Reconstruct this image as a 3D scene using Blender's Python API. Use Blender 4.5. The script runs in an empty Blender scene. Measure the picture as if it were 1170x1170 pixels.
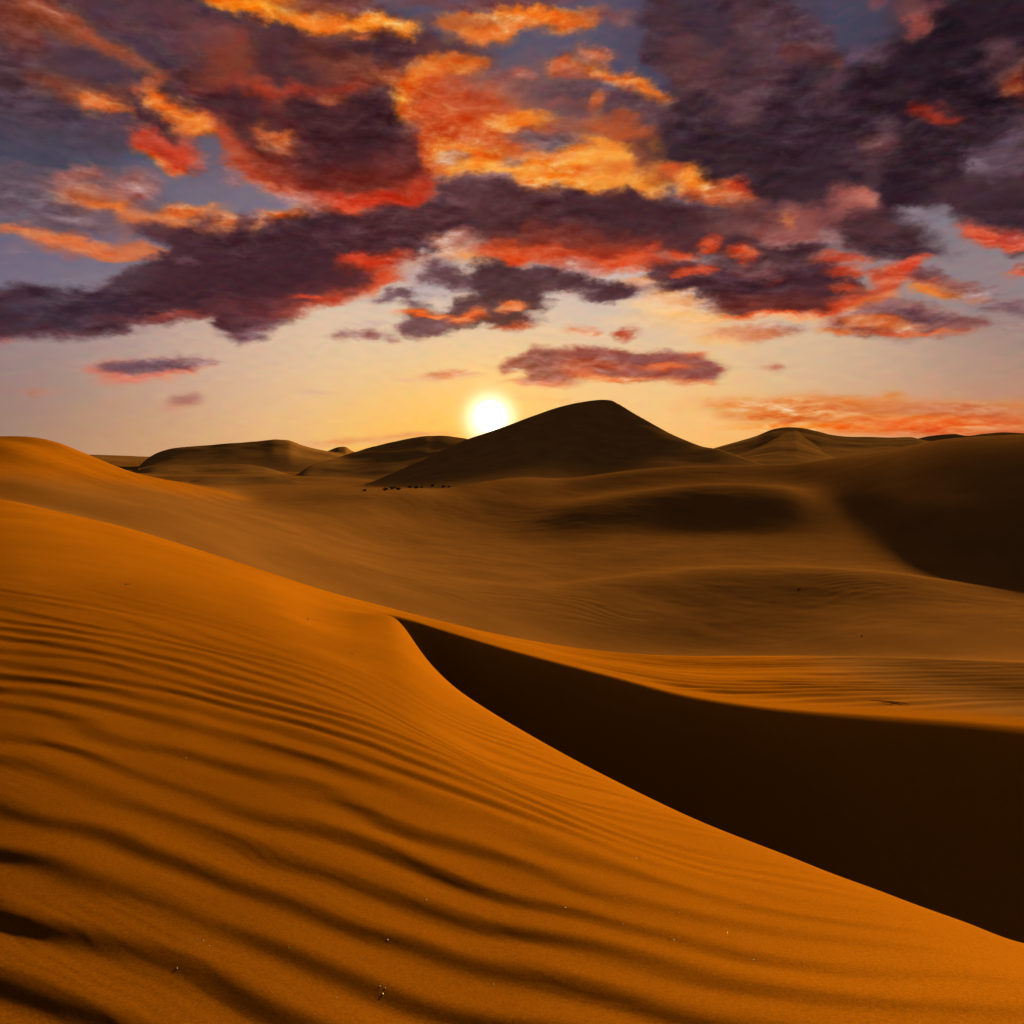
import bpy, math, random
import numpy as np
from mathutils import Vector

random.seed(7)
scene = bpy.context.scene
COL = scene.collection
SUN_AZ, SUN_EL, SUN_STRENGTH = 24.0, 12.0, 5.0      # key light: azimuth from the view axis (+ = right), elevation
import numpy as np, math
F_PX, CX, HY = 1000.0, 585.0, 522.0        # focal length, centre column and horizon row of the view

# ------------------------------------------------------------------ sky: colour field over azimuth x elevation
NA, NE = 256, 256
AZ0, AZ1, EL0, EL1 = -37.0, 37.0, -2.0, 32.0

def vnoise(shape, cell, seed, octaves=4, gain=0.55):
    """smooth fractal lattice noise, about -1..1"""
    rng = np.random.RandomState(seed)
    H, W = shape
    out = np.zeros(shape); amp = 1.0; tot = 0
    for o in range(octaves):
        cy, cx = max(cell[0]/2**o, 1), max(cell[1]/2**o, 1)
        g = rng.rand(int(H/cy)+3, int(W/cx)+3)*2-1
        y = np.arange(H)/cy; x = np.arange(W)/cx
        yi = y.astype(int); xi = x.astype(int); fy = y-yi; fx = x-xi
        fy = fy*fy*(3-2*fy); fx = fx*fx*(3-2*fx)
        a = g[yi][:, xi]*(1-fx)+g[yi][:, xi+1]*fx
        b = g[yi+1][:, xi]*(1-fx)+g[yi+1][:, xi+1]*fx
        out += amp*(a*(1-fy)[:, None]+b*fy[:, None]); tot += amp; amp *= gain
    return out/tot*1.6

def srgb(c):
    c = np.asarray(c, float)/255.0
    return np.where(c <= 0.04045, c/12.92, ((c+0.055)/1.055)**2.4)

BASE = [(20,10,68,58,72),(60,170,76,76,94),(20,130,66,66,84),(250,190,112,102,118),(330,235,132,116,132),(60,310,115,105,125),
 (60,440,150,126,126),(200,440,205,165,142),(350,430,232,196,158),(15,490,150,122,112),(110,500,200,150,112),(150,505,212,162,112),(300,490,236,182,120),
 (450,470,255,198,105),(540,470,255,190,80),(600,450,255,200,95),(500,500,255,180,60),(500,370,214,196,184),(640,370,216,194,180),(500,425,236,200,152),(600,425,240,202,155),(700,445,244,202,148),(760,440,236,198,150),(740,475,252,200,125),(800,495,255,180,90),
 (950,430,214,182,148),(1050,420,192,160,142),(1150,420,168,136,122),(1150,330,150,130,130),(1100,300,150,130,135),(1070,255,128,118,128),
 (480,280,190,160,150),(900,390,222,190,155),(560,70,94,86,106),(640,140,100,84,100),(950,50,76,70,90),(1000,150,66,55,70),(1150,60,50,40,56),(800,100,80,70,90),
 (1000,495,240,160,95),(1150,495,215,135,90),(430,400,225,198,172),(250,400,205,175,160),(120,395,175,150,145),(700,340,200,180,175)]

DK, DP, MD, RD = (58,33,40), (66,42,52), (92,50,48), (188,56,36)
RO, OR, OY, PE, GP = (222,80,40), (238,125,48), (248,158,66), (215,130,95), (104,72,82)
# ('e', cx, cy, rx, ry, rot, colour, opacity, softness, edge)  /  ('p', [points], colour, opacity, blur, edge)
S = [
 # high veil, upper left
 ('e',190,70,330,95,8,(86,54,60),.85,.6,30), ('e',90,20,200,40,5,(88,56,62),.7,.6,20), ('e',360,90,170,80,0,(84,48,50),.9,.5,25),
 ('e',60,150,90,50,10,(82,66,82),.4,.8,20),
 ('e',20,20,60,22,10,(145,72,58),.7,.8,10), ('e',25,45,26,16,20,(120,62,56),.6,.8,8), ('e',85,30,75,12,32,(168,84,58),.75,.8,9), ('e',140,62,50,9,30,(165,84,58),.7,.8,8),
 ('e',200,30,90,18,10,(120,66,66),.5,.8,12), ('e',240,40,40,12,10,(140,72,62),.5,.8,10), ('e',255,80,38,32,60,(150,68,54),.7,.8,12), ('e',170,20,60,12,20,(78,56,70),.6,.8,12), ('e',180,55,60,15,20,(70,56,72),.5,.8,12), ('e',330,70,50,30,0,(80,44,48),.6,.8,12),
 ('e',80,100,50,12,25,(155,82,62),.65,.8,10), ('e',105,118,30,8,20,(170,90,64),.6,.8,8), ('e',115,75,50,14,20,(84,62,76),.5,.8,12),
 ('e',430,75,80,34,10,(150,70,50),.6,.8,14), ('e',480,100,50,40,0,(196,92,52),.7,.8,14), ('e',560,100,60,20,0,(150,92,90),.5,.8,12), ('e',640,150,120,60,5,(190,104,74),.55,.9,16),
 # orange tops along the upper edge
 ('p',[(225,-12),(247,4),(275,16),(293,22),(325,18),(345,32),(368,36),(395,30),(430,44),(462,42),(470,24),(420,10),(330,-12)],(246,135,38),.95,3,7),
 ('e',300,8,46,7,6,(250,158,48),.8,.8,5), ('e',372,24,34,8,10,(240,118,40),.8,.8,5), ('e',430,30,34,9,8,(248,150,55),.85,.7,6), ('e',380,2,60,14,0,(120,60,52),.85,.7,6),
 ('p',[(490,16),(530,10),(600,6),(660,14),(685,24),(678,38),(640,42),(590,42),(555,52),(530,50),(515,38)],(240,125,52),.9,5,10),
 ('e',600,18,60,9,0,(246,142,60),.8,.8,8), ('e',570,38,40,8,-8,(232,120,60),.7,.8,6), ('e',530,22,50,7,0,(160,80,55),.6,.8,6), ('e',700,25,30,10,0,(150,80,70),.6,.9,8), ('e',560,2,100,8,0,(120,60,58),.7,.8,5),
 ('e',470,62,80,22,5,(96,54,54),.85,.7,12), ('e',425,58,50,18,0,(70,42,50),.8,.7,12), ('e',405,44,16,5,0,(205,100,50),.8,.8,4),
 # middle orange field
 ('e',505,82,42,15,-12,(228,118,52),.9,.6,10), ('e',475,100,36,13,-20,(232,122,50),.9,.6,8), ('e',470,128,44,10,5,(246,150,55),.9,.6,8), ('e',455,112,22,4,15,(252,170,60),.9,.6,4),
 ('e',540,130,60,30,15,(205,86,52),.85,.7,14), ('e',500,150,50,32,5,(200,80,46),.9,.7,14), ('e',565,150,52,20,8,(214,98,52),.85,.7,10),
 ('e',590,138,34,9,-4,(242,140,58),.9,.6,6), ('e',450,140,22,10,60,(250,158,50),.9,.6,7), ('e',460,150,14,14,0,(225,120,55),.8,.7,7), ('e',530,180,60,12,0,(238,140,66),.85,.7,8),
 ('p',[(495,165),(530,160),(580,172),(640,164),(700,162),(745,168),(770,200),(760,225),(690,232),(650,226),(600,214),(560,204),(505,196)],(238,134,60),.92,6,10),
 ('e',555,188,60,7,2,(252,172,84),.85,.8,6), ('e',680,178,70,8,-3,(252,168,76),.85,.8,7), ('e',650,200,80,7,4,(250,160,70),.8,.8,7), ('e',700,212,60,6,-2,(240,165,85),.8,.8,6), ('e',620,175,36,5,4,(225,125,75),.7,.8,5),
 ('e',560,204,26,9,5,(150,112,118),.85,.7,6), ('e',590,180,14,5,0,(160,115,110),.7,.8,5), ('e',520,178,16,5,0,(160,110,105),.6,.8,5), ('e',615,158,36,8,8,(110,86,96),.85,.7,7),
 ('e',705,90,52,9,20,(232,118,50),.95,.6,6), ('e',740,102,28,9,38,(240,126,48),.9,.6,6), ('e',690,85,30,6,0,(214,104,58),.8,.7,5), ('e',678,62,20,7,5,(205,100,66),.85,.7,5), ('e',646,76,13,9,20,(215,105,64),.85,.7,5), ('e',603,86,20,7,5,(185,98,78),.75,.7,5),
 ('e',700,122,70,16,5,(92,60,66),.8,.7,12), ('e',660,110,60,20,0,(94,68,80),.6,.8,10), ('e',680,122,12,8,0,(214,106,60),.85,.8,5), ('e',715,134,12,7,0,(170,80,56),.8,.8,5), ('e',640,120,22,5,0,(150,85,75),.6,.8,4),
 ('e',720,148,60,9,4,(190,88,52),.85,.7,7), ('e',695,162,38,6,8,(244,150,66),.9,.7,5), ('e',738,176,18,22,0,(110,56,52),.8,.7,8), ('e',757,170,7,15,-28,(245,140,50),.9,.6,4),
 # dark streak with red lobe, left
 ('e',150,108,46,8,-24,(205,104,66),.85,.7,6), ('e',132,120,24,9,10,(225,115,60),.85,.7,6), ('e',148,116,16,4,0,(235,125,60),.7,.7,3),
 ('p',[(160,108),(180,104),(200,118),(225,132),(243,148),(247,158),(228,164),(205,158),(190,140),(175,125)],(228,118,54),.95,4,7), ('e',225,145,18,6,30,(245,140,60),.8,.7,4), ('e',190,124,24,4,36,(240,130,62),.7,.7,4),
 ('p',[(147,146),(165,138),(190,146),(212,162),(230,182),(222,194),(200,198),(175,184),(150,175)],(196,72,60),.95,4,6), ('e',176,184,30,4,26,(240,128,62),.9,.6,3), ('e',208,196,12,4,0,(230,110,70),.8,.7,3), ('e',205,176,20,12,30,(208,70,48),.7,.8,5),
 ('p',[(128,112),(146,104),(160,110),(178,128),(195,146),(210,162),(204,170),(185,158),(166,140),(150,122)],(78,44,48),.95,4,5),
 ('e',233,183,9,4,10,(190,112,100),.6,.8,4), ('e',262,198,10,14,10,(170,105,105),.6,.9,7), ('e',285,206,14,6,20,(180,115,105),.5,.9,5),
 # the great dark cloud, upper left of centre
 ('p',[(215,104),(250,96),(300,100),(350,104),(400,96),(440,110),(455,150),(485,150),(500,180),(500,215),(480,232),(440,244),(400,242),(370,232),(330,222),(290,200),(265,180),(245,160),(230,135)],(190,66,48),.95,6,10),
 ('e',270,168,46,9,40,(205,98,74),.8,.7,7), ('e',320,222,40,8,22,(212,104,82),.85,.7,7), ('e',290,198,30,8,35,(196,86,64),.8,.7,6), ('e',345,234,30,5,8,(200,120,105),.6,.8,5),
 ('e',262,125,48,24,18,(70,38,44),.97,.5,9), ('e',300,150,44,20,30,(78,40,44),.9,.6,8), ('e',350,190,60,26,25,(82,40,44),.85,.6,9), ('e',330,130,40,18,10,(82,44,46),.8,.7,10),
 ('e',316,158,24,9,42,(212,106,62),.9,.7,6), ('e',335,170,14,8,10,(200,96,62),.7,.8,5),
 ('e',400,165,66,52,20,(66,34,40),.97,.45,12), ('e',380,130,56,22,0,(74,40,44),.95,.6,10), ('e',425,120,26,22,0,(74,42,48),.9,.6,8), ('e',470,180,24,34,-10,(90,44,46),.9,.6,8), ('e',420,200,56,18,8,(76,36,40),.9,.6,8), ('e',430,150,30,30,0,(64,34,40),.9,.6,8), ('e',375,115,14,6,0,(186,90,58),.7,.8,5),
 ('e',430,226,66,11,-4,(206,56,36),.95,.6,6), ('e',470,212,28,10,-15,(212,60,38),.9,.7,6), ('e',425,208,80,17,-4,(138,48,38),.55,.9,10), ('e',300,182,60,18,36,(150,62,50),.5,.9,10), ('e',392,240,26,7,5,(216,96,64),.8,.7,5), ('e',395,236,20,5,10,(222,72,46),.8,.7,4), ('e',495,170,8,26,-8,(214,96,50),.8,.7,5),
 # wisps at the left edge, middle height
 ('e',60,235,130,32,6,(118,86,92),.6,.8,14), ('e',90,205,34,10,-6,(186,104,84),.7,.8,8), ('e',140,218,40,12,-15,(186,104,88),.7,.8,8), ('e',85,222,24,6,-5,(210,112,76),.7,.8,5), ('e',10,192,30,4,0,(145,100,105),.5,.9,4),
 ('e',150,243,80,10,8,(214,116,78),.85,.7,7), ('e',215,238,38,9,5,(232,128,74),.9,.7,6), ('e',120,238,30,4,10,(238,136,76),.8,.7,3), ('e',200,262,56,14,10,(206,112,80),.8,.7,8), ('e',240,256,34,10,0,(226,124,80),.8,.7,7), ('e',290,256,60,9,-6,(224,118,70),.85,.7,6), ('e',330,250,30,6,-15,(232,122,66),.8,.7,4),
 ('e',50,272,76,6,10,(226,118,74),.9,.6,5), ('e',110,284,66,8,5,(220,114,76),.85,.7,6), ('e',160,292,40,4,0,(212,116,84),.7,.8,4), ('e',80,292,30,4,0,(190,108,90),.5,.8,3), ('e',90,258,60,12,0,(120,86,90),.6,.8,8), ('e',150,272,12,5,0,(160,96,84),.6,.8,4), ('e',10,285,16,6,0,(140,110,118),.5,.8,4),
 # right-hand storm mass
 ('p',[(740,-12),(905,-12),(925,20),(948,55),(960,75),(995,78),(1020,50),(1040,20),(1060,-12),(1190,-12),(1190,290),(1140,280),(1100,245),(1060,238),(1045,262),(1000,262),(960,262),(900,262),(840,250),(790,222),(770,190),(755,150),(760,100),(740,60)],(74,48,56),.97,6,12),
 ('e',850,60,70,50,10,(92,60,66),.8,.8,20), ('e',900,40,40,40,0,(84,58,70),.6,.8,16), ('e',790,70,30,40,0,(98,58,58),.7,.8,14), ('e',810,20,22,36,0,(62,46,60),.7,.7,12),
 ('e',840,75,16,30,0,(64,44,54),.6,.8,10), ('e',930,65,34,16,10,(118,64,64),.8,.8,9), ('e',920,60,20,10,10,(130,68,62),.6,.8,6), ('e',955,74,13,7,0,(178,88,66),.85,.8,5), ('e',940,40,26,16,30,(92,64,74),.6,.8,8),
 ('e',870,180,110,55,5,(56,36,44),.95,.6,14), ('e',830,200,66,30,15,(58,38,44),.9,.6,12), ('e',800,160,30,36,0,(58,38,46),.8,.7,10), ('e',940,130,60,70,0,(58,38,48),.9,.7,14), ('e',925,95,28,26,-30,(56,38,48),.9,.6,8), ('e',950,100,30,20,0,(88,60,68),.7,.8,10), ('e',855,125,26,18,0,(98,66,74),.7,.8,9), ('e',845,118,18,14,10,(106,70,78),.6,.8,7),
 ('p',[(960,100),(1000,75),(1040,45),(1075,20),(1095,-12),(1190,-12),(1190,110),(1150,150),(1120,180),(1080,220),(1030,240),(960,240),(980,170),(985,130)],(46,29,38),.95,9,10),
 ('e',1100,50,70,60,-30,(42,27,36),.9,.6,10), ('e',1060,160,60,60,0,(54,34,42),.85,.7,12), ('e',1070,126,22,10,15,(138,42,38),.85,.8,6), ('e',1078,134,10,6,20,(165,50,38),.8,.8,4),
 ('e',1008,152,14,24,25,(104,70,78),.65,.8,7), ('e',1000,165,20,6,0,(130,78,76),.6,.8,5), ('e',985,180,26,10,0,(96,64,70),.5,.8,7), ('e',995,205,8,22,8,(92,64,72),.6,.8,6),
 ('e',1045,30,16,14,-20,(160,82,72),.85,.8,7), ('e',1055,12,24,10,0,(120,70,72),.7,.8,8), ('e',1008,6,14,7,0,(130,76,78),.7,.8,5), ('e',1000,62,26,10,0,(104,76,90),.7,.8,8),
 ('e',1165,92,12,20,0,(190,86,52),.85,.8,7), ('e',1150,70,22,26,0,(92,58,62),.7,.8,8),
 ('e',1140,170,36,12,-35,(100,78,90),.8,.8,9), ('e',1115,195,12,22,-10,(124,104,114),.8,.8,7), ('e',1150,190,26,10,-30,(110,86,98),.7,.8,8), ('e',1135,210,8,20,-25,(116,92,104),.6,.8,6),
 ('e',1140,235,50,28,0,(64,42,50),.95,.6,9), ('e',1090,225,32,20,0,(72,46,54),.95,.6,8), ('e',1060,246,30,13,5,(132,118,128),.9,.6,6), ('e',1045,238,14,6,0,(140,124,132),.7,.7,4), ('e',1072,252,14,8,0,(136,122,132),.8,.7,4),
 ('e',1145,270,40,10,4,(196,70,62),.9,.7,6), ('e',1112,268,16,12,10,(216,86,66),.9,.7,6), ('e',1150,279,30,5,2,(222,84,64),.9,.7,4), ('e',1166,312,12,6,-8,(212,92,76),.9,.7,4),
 # central dark belt
 ('p',[(505,205),(540,200),(600,214),(650,222),(720,220),(780,228),(850,250),(900,270),(870,300),(800,290),(760,290),(720,292),(650,296),(590,294),(560,282),(530,262),(510,240)],(74,42,48),.97,5,9),
 ('e',600,245,80,24,6,(82,46,50),.9,.6,10), ('e',720,246,90,22,4,(70,40,46),.9,.6,9), ('e',530,222,18,22,0,(100,62,66),.8,.7,8), ('e',560,222,14,18,0,(92,56,60),.7,.7,7), ('e',628,218,18,10,0,(96,62,68),.7,.7,6),
 ('e',780,208,28,10,38,(236,132,58),.95,.6,6), ('e',800,212,24,10,30,(246,146,62),.9,.7,6), ('e',840,224,26,12,15,(232,108,56),.9,.7,6), ('e',850,214,12,9,0,(196,62,48),.8,.7,5), ('e',815,226,40,6,5,(214,116,86),.8,.7,5), ('e',770,200,10,8,0,(190,80,60),.7,.7,4),
 ('e',870,252,60,20,8,(106,62,62),.9,.7,9), ('e',830,262,40,10,5,(120,72,68),.7,.8,8), ('e',905,250,34,12,10,(128,74,72),.7,.8,8), ('e',903,253,10,7,0,(222,120,72),.9,.8,4),
 ('e',895,272,34,13,5,(168,98,90),.75,.8,8), ('e',925,258,16,18,0,(150,90,84),.6,.8,8), ('e',975,232,30,18,10,(176,98,88),.85,.8,8), ('e',982,228,12,8,0,(208,122,100),.7,.8,5), ('e',970,248,14,14,0,(160,90,84),.6,.8,6),
 ('e',960,262,60,26,0,(150,78,72),.6,.8,12),
 ('e',1012,272,54,26,8,(70,44,50),.97,.5,8), ('e',1000,258,26,20,0,(82,50,54),.9,.6,7), ('e',1030,286,30,9,0,(66,42,50),.9,.6,5), ('e',1080,290,16,4,0,(120,100,108),.5,.8,3),
 ('e',650,290,96,14,2,(214,76,44),.95,.6,6), ('e',580,288,26,14,20,(226,84,46),.9,.6,6), ('e',720,298,60,9,2,(222,82,50),.9,.6,5), ('e',655,304,46,6,3,(196,76,60),.8,.7,4), ('e',590,280,10,6,0,(236,100,52),.8,.7,3), ('e',690,286,18,6,0,(150,52,42),.8,.7,5), ('e',640,276,60,7,0,(96,44,44),.8,.7,7), ('e',748,284,12,6,0,(206,70,48),.8,.7,4),
 ('p',[(738,302),(780,294),(850,300),(920,296),(960,300),(985,318),(985,338),(950,356),(880,360),(820,360),(800,352),(775,340),(740,330)],(74,42,50),.97,5,7),
 ('e',860,292,50,9,2,(84,46,50),.9,.7,6), ('e',910,289,34,8,0,(66,38,46),.9,.6,5), ('e',870,354,70,8,-2,(84,42,44),.95,.6,5), ('e',900,330,80,18,0,(72,40,48),.9,.6,8),
 ('e',650,276,120,15,2,(150,56,46),.5,.9,9), ('e',870,348,100,13,-2,(130,54,46),.5,.9,7), ('e',780,290,14,6,0,(216,78,48),.95,.6,4), ('e',813,280,11,10,0,(218,80,50),.9,.7,4), ('e',848,290,18,7,0,(212,78,48),.95,.6,4), ('e',790,308,28,5,-5,(206,76,54),.95,.6,3), ('e',862,308,30,6,0,(128,74,74),.7,.7,5), ('e',890,318,8,3,0,(160,60,50),.7,.7,3),
 ('e',870,363,80,4,-2,(226,90,52),.95,.6,3), ('e',965,299,34,6,0,(196,74,58),.85,.7,4), ('e',968,313,26,5,0,(204,76,54),.85,.7,4), ('e',966,328,14,4,0,(216,84,52),.85,.7,3), ('e',1004,318,6,10,10,(206,84,60),.8,.7,4),
 ('p',[(930,362),(955,340),(985,330),(1010,318),(1022,305),(1044,292),(1060,300),(1052,320),(1030,334),(1010,346),(975,352),(955,364)],(214,88,62),.9,4,6), ('e',1045,303,16,10,-30,(218,84,68),.9,.7,5), ('e',1000,345,30,7,-12,(228,120,78),.8,.7,4), ('e',985,336,20,5,0,(150,66,60),.7,.7,4),
 ('e',1065,318,24,8,8,(112,62,66),.9,.6,5), ('e',1080,326,34,7,3,(190,90,70),.8,.7,4), ('e',1072,332,26,6,6,(244,140,66),.95,.6,3), ('e',1118,340,14,4,0,(226,130,90),.8,.7,3), ('e',1110,330,40,9,4,(146,108,110),.7,.8,6), ('e',1158,350,34,8,4,(128,92,98),.9,.7,5), ('e',1160,372,18,3,0,(170,125,115),.6,.8,3),
 ('p',[(940,372),(970,358),(1000,348),(1040,344),(1080,358),(1130,366),(1140,374),(1110,382),(1040,384),(990,382),(950,380)],(138,84,80),.95,4,5), ('e',1010,368,46,6,2,(226,122,76),.85,.7,5), ('e',1050,380,60,3,1,(232,116,78),.9,.6,3), ('e',960,377,24,4,2,(240,140,90),.8,.7,3), ('e',1050,362,40,6,8,(118,80,86),.8,.7,5), ('e',1015,352,18,5,-10,(160,110,110),.6,.7,4), ('e',980,366,18,5,0,(200,110,80),.7,.7,4),
 # pale cirrus right of centre
 ('e',780,350,50,16,6,(238,190,150),.8,.8,9), ('e',750,352,46,8,4,(246,204,150),.8,.8,7), ('e',800,362,44,8,6,(250,196,130),.85,.8,7), ('e',730,366,40,7,0,(244,200,150),.6,.8,6), ('e',790,378,40,10,12,(246,196,138),.7,.8,7), ('e',820,392,30,5,6,(248,188,120),.8,.8,4), ('e',770,340,26,8,10,(244,170,110),.7,.8,6), ('e',905,366,40,3,0,(250,170,110),.8,.8,3), ('e',660,382,46,2.5,2,(248,204,160),.7,.8,2), ('e',655,378,12,5,0,(226,150,110),.7,.8,4), ('e',674,379,8,4,0,(230,140,105),.7,.8,3),
 ('e',860,382,50,7,-3,(206,140,112),.9,.7,5), ('e',845,386,34,5,-3,(222,142,98),.8,.7,4), ('e',905,376,20,4,0,(186,150,140),.7,.7,4), ('e',820,378,30,4,0,(240,170,110),.6,.8,4),
 ('e',655,312,26,14,-20,(196,150,140),.7,.8,9), ('e',670,318,24,5,-30,(220,176,160),.7,.8,5), ('e',725,322,26,6,-8,(240,160,100),.8,.8,5), ('e',718,326,30,8,0,(220,160,130),.6,.8,5),
 ('e',696,333,35,10,-3,(84,50,58),.97,.5,4), ('e',700,328,22,7,0,(78,46,52),.9,.6,4),
 # long dark cloud lower left
 ('p',[(-20,338),(30,330),(60,334),(110,332),(140,318),(165,298),(200,292),(240,276),(262,262),(290,268),(320,258),(350,246),(385,238),(420,246),(450,240),(500,222),(535,240),(545,262),(520,284),(490,292),(462,300),(440,318),(410,330),(380,340),(345,352),(325,362),(300,382),(270,388),(250,374),(240,364),(210,368),(170,372),(130,380),(80,380),(20,384),(-20,386)],(70,39,47),.98,4,7),
 ('e',70,350,90,20,-2,(60,42,54),.85,.7,8), ('e',60,345,36,6,-10,(92,72,84),.6,.8,5), ('e',20,350,20,8,0,(84,62,76),.5,.8,5), ('e',35,368,34,5,-12,(86,66,78),.5,.8,4), ('e',90,370,30,5,-5,(104,80,88),.5,.8,4), ('e',60,382,90,4,-1,(100,66,74),.6,.8,3), ('e',6,390,8,3,0,(200,90,84),.7,.8,2),
 ('e',150,322,30,12,-20,(88,64,74),.6,.8,7), ('e',185,266,22,15,0,(84,52,60),.9,.6,6), ('e',225,280,34,20,-8,(72,42,50),.97,.5,6), ('e',235,254,14,6,0,(96,58,64),.8,.7,4), ('e',274,254,12,10,0,(86,52,60),.85,.6,4), ('e',300,256,10,5,0,(100,62,68),.7,.7,4), ('e',210,300,16,4,0,(150,110,118),.5,.8,3),
 ('e',300,310,100,22,-8,(68,37,45),.9,.7,8), ('e',440,265,70,24,-14,(78,42,48),.9,.6,8), ('e',475,250,50,18,-10,(84,48,52),.85,.6,7),
 ('e',200,362,30,6,-3,(186,84,72),.85,.8,5), ('e',185,366,50,6,-3,(130,66,66),.7,.8,5), ('e',300,360,40,14,-10,(96,54,60),.8,.8,6), ('e',280,380,30,9,0,(120,80,86),.85,.7,5), ('e',300,372,26,9,-20,(128,84,88),.6,.8,5), ('e',350,350,40,9,-14,(176,78,68),.8,.8,5), ('e',345,340,40,10,-12,(98,46,48),.7,.8,6),
 ('e',330,340,110,14,-10,(120,52,52),.45,.9,8), ('e',362,338,34,4,3,(220,76,50),.95,.6,2.5), ('e',375,345,26,4,-10,(205,84,66),.8,.7,3), ('e',400,332,34,6,-14,(150,54,46),.7,.8,4),
 ('e',425,302,34,10,8,(212,66,42),.95,.6,5), ('e',405,294,16,6,0,(206,64,44),.9,.7,4), ('e',436,322,24,8,-14,(216,80,52),.9,.7,5), ('e',455,296,14,6,0,(180,60,46),.7,.8,4), ('e',395,318,24,10,0,(80,38,44),.85,.6,5), ('e',400,308,14,6,10,(110,44,44),.7,.7,4), ('e',420,334,18,4,-14,(222,130,96),.6,.8,3),
 # gap with peach light, small broken clouds below it
 ('e',513,276,22,11,-10,(204,142,120),.9,.7,6), ('e',524,288,24,7,-8,(224,156,116),.85,.7,5), ('e',530,266,10,9,0,(180,110,96),.6,.8,5), ('e',540,294,18,5,0,(236,150,96),.8,.8,4), ('e',480,302,18,7,-20,(214,168,150),.8,.8,6), ('e',500,330,26,9,-8,(188,170,172),.85,.8,6), ('e',490,318,22,8,0,(180,150,150),.7,.8,6),
 ('e',505,312,24,14,10,(100,66,74),.9,.6,6), ('e',525,320,14,10,0,(92,58,66),.8,.7,5), ('e',455,338,26,6,-12,(106,74,84),.9,.6,4), ('e',480,346,14,5,0,(112,80,88),.8,.7,4),
 ('p',[(530,318),(545,300),(562,294),(582,302),(598,308),(640,308),(680,314),(700,322),(650,326),(622,330),(630,345),(615,352),(560,350),(540,342),(530,332)],(72,43,52),.98,3,5), ('e',625,320,40,9,2,(86,54,60),.8,.7,4),
 ('p',[(460,360),(480,352),(510,354),(522,340),(545,338),(600,340),(628,352),(622,358),(600,356),(606,366),(616,371),(590,376),(560,370),(545,372),(520,380),(480,384),(464,374)],(84,50,56),.97,3,5), ('e',490,374,30,9,-2,(118,76,82),.9,.6,4), ('e',575,366,40,6,2,(92,50,52),.9,.6,3),
 ('e',488,360,32,5,2,(240,112,60),.95,.6,3), ('e',535,364,22,6,-16,(236,104,58),.95,.6,3), ('e',546,356,10,7,-30,(232,98,56),.8,.7,3), ('e',590,350,18,6,-6,(234,112,62),.95,.6,3), ('e',592,374,20,2.5,0,(224,96,66),.8,.7,2),
 ('e',422,384,18,5,0,(160,110,106),.85,.8,3), ('e',392,386,12,6,0,(160,106,100),.8,.8,3), ('e',450,386,7,4,0,(150,104,100),.8,.8,3), ('e',425,372,26,3,0,(206,172,160),.6,.8,3),
 # small clouds above the horizon
 ('p',[(566,418),(578,410),(596,408),(606,400),(620,402),(634,404),(652,400),(660,394),(676,400),(700,398),(730,402),(754,398),(770,402),(800,406),(815,414),(830,424),(822,434),(800,438),(770,434),(735,436),(700,432),(670,428),(655,434),(620,440),(590,438),(600,430),(590,424),(572,426)],(156,84,74),.97,2.5,4),
 ('e',618,414,26,9,0,(146,84,80),.8,.7,4), ('e',730,410,40,7,0,(136,76,72),.8,.7,4), ('e',670,404,16,8,0,(150,72,64),.8,.7,4), ('e',800,422,26,10,5,(142,78,72),.85,.7,4), ('e',764,418,26,5,0,(232,112,70),.85,.7,3), ('e',706,431,44,4,1,(238,128,80),.9,.6,3), ('e',620,437,36,3,0,(226,130,96),.85,.7,2), ('e',662,426,18,6,0,(216,104,76),.7,.7,4), ('e',790,436,30,3,4,(222,118,84),.8,.7,2), ('e',792,404,12,3,0,(222,104,74),.7,.7,2), ('e',690,416,40,5,0,(206,100,76),.5,.8,4),
 ('e',712,382,10,6.5,-5,(186,84,70),.95,.5,2), ('e',726,376,5,4,0,(206,130,104),.8,.7,2), ('e',887,420,8,3.5,0,(184,112,92),.85,.6,2), ('e',875,419,5,1.6,0,(206,140,112),.7,.7,1),
 ('p',[(104,424),(125,416),(150,414),(185,412),(210,410),(246,410),(240,418),(205,428),(170,436),(125,440),(118,432)],(222,122,96),.85,3,4), ('e',170,419,52,7,-4,(116,84,94),.97,.5,3), ('e',224,413,22,4,-6,(140,102,106),.9,.6,2), ('e',145,422,24,6,-4,(112,80,90),.85,.6,3), ('e',106,426,8,3,0,(224,120,96),.8,.7,2), ('e',205,407,6,3,0,(140,110,116),.7,.7,2),
 ('e',212,457,20,6,-8,(172,118,104),.92,.6,3), ('e',198,464,12,5,-20,(206,140,112),.8,.7,3), ('e',38,448,8,4,0,(214,112,92),.85,.7,2),
 ('e',512,427,32,5,0,(224,154,116),.9,.7,3), ('e',470,432,26,3,0,(236,184,140),.6,.8,2), ('e',354,448,16,2,3,(216,172,150),.8,.7,1.2), ('e',1018,453,10,5,-5,(226,134,92),.92,.7,2),
 ('e',420,502,90,4,-4,(232,160,104),.7,.8,3), ('e',470,496,40,2.5,-3,(226,150,96),.5,.8,2), ('e',640,458,70,3,2,(246,186,116),.7,.8,2),
 # orange streaks over the right-hand horizon
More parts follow.
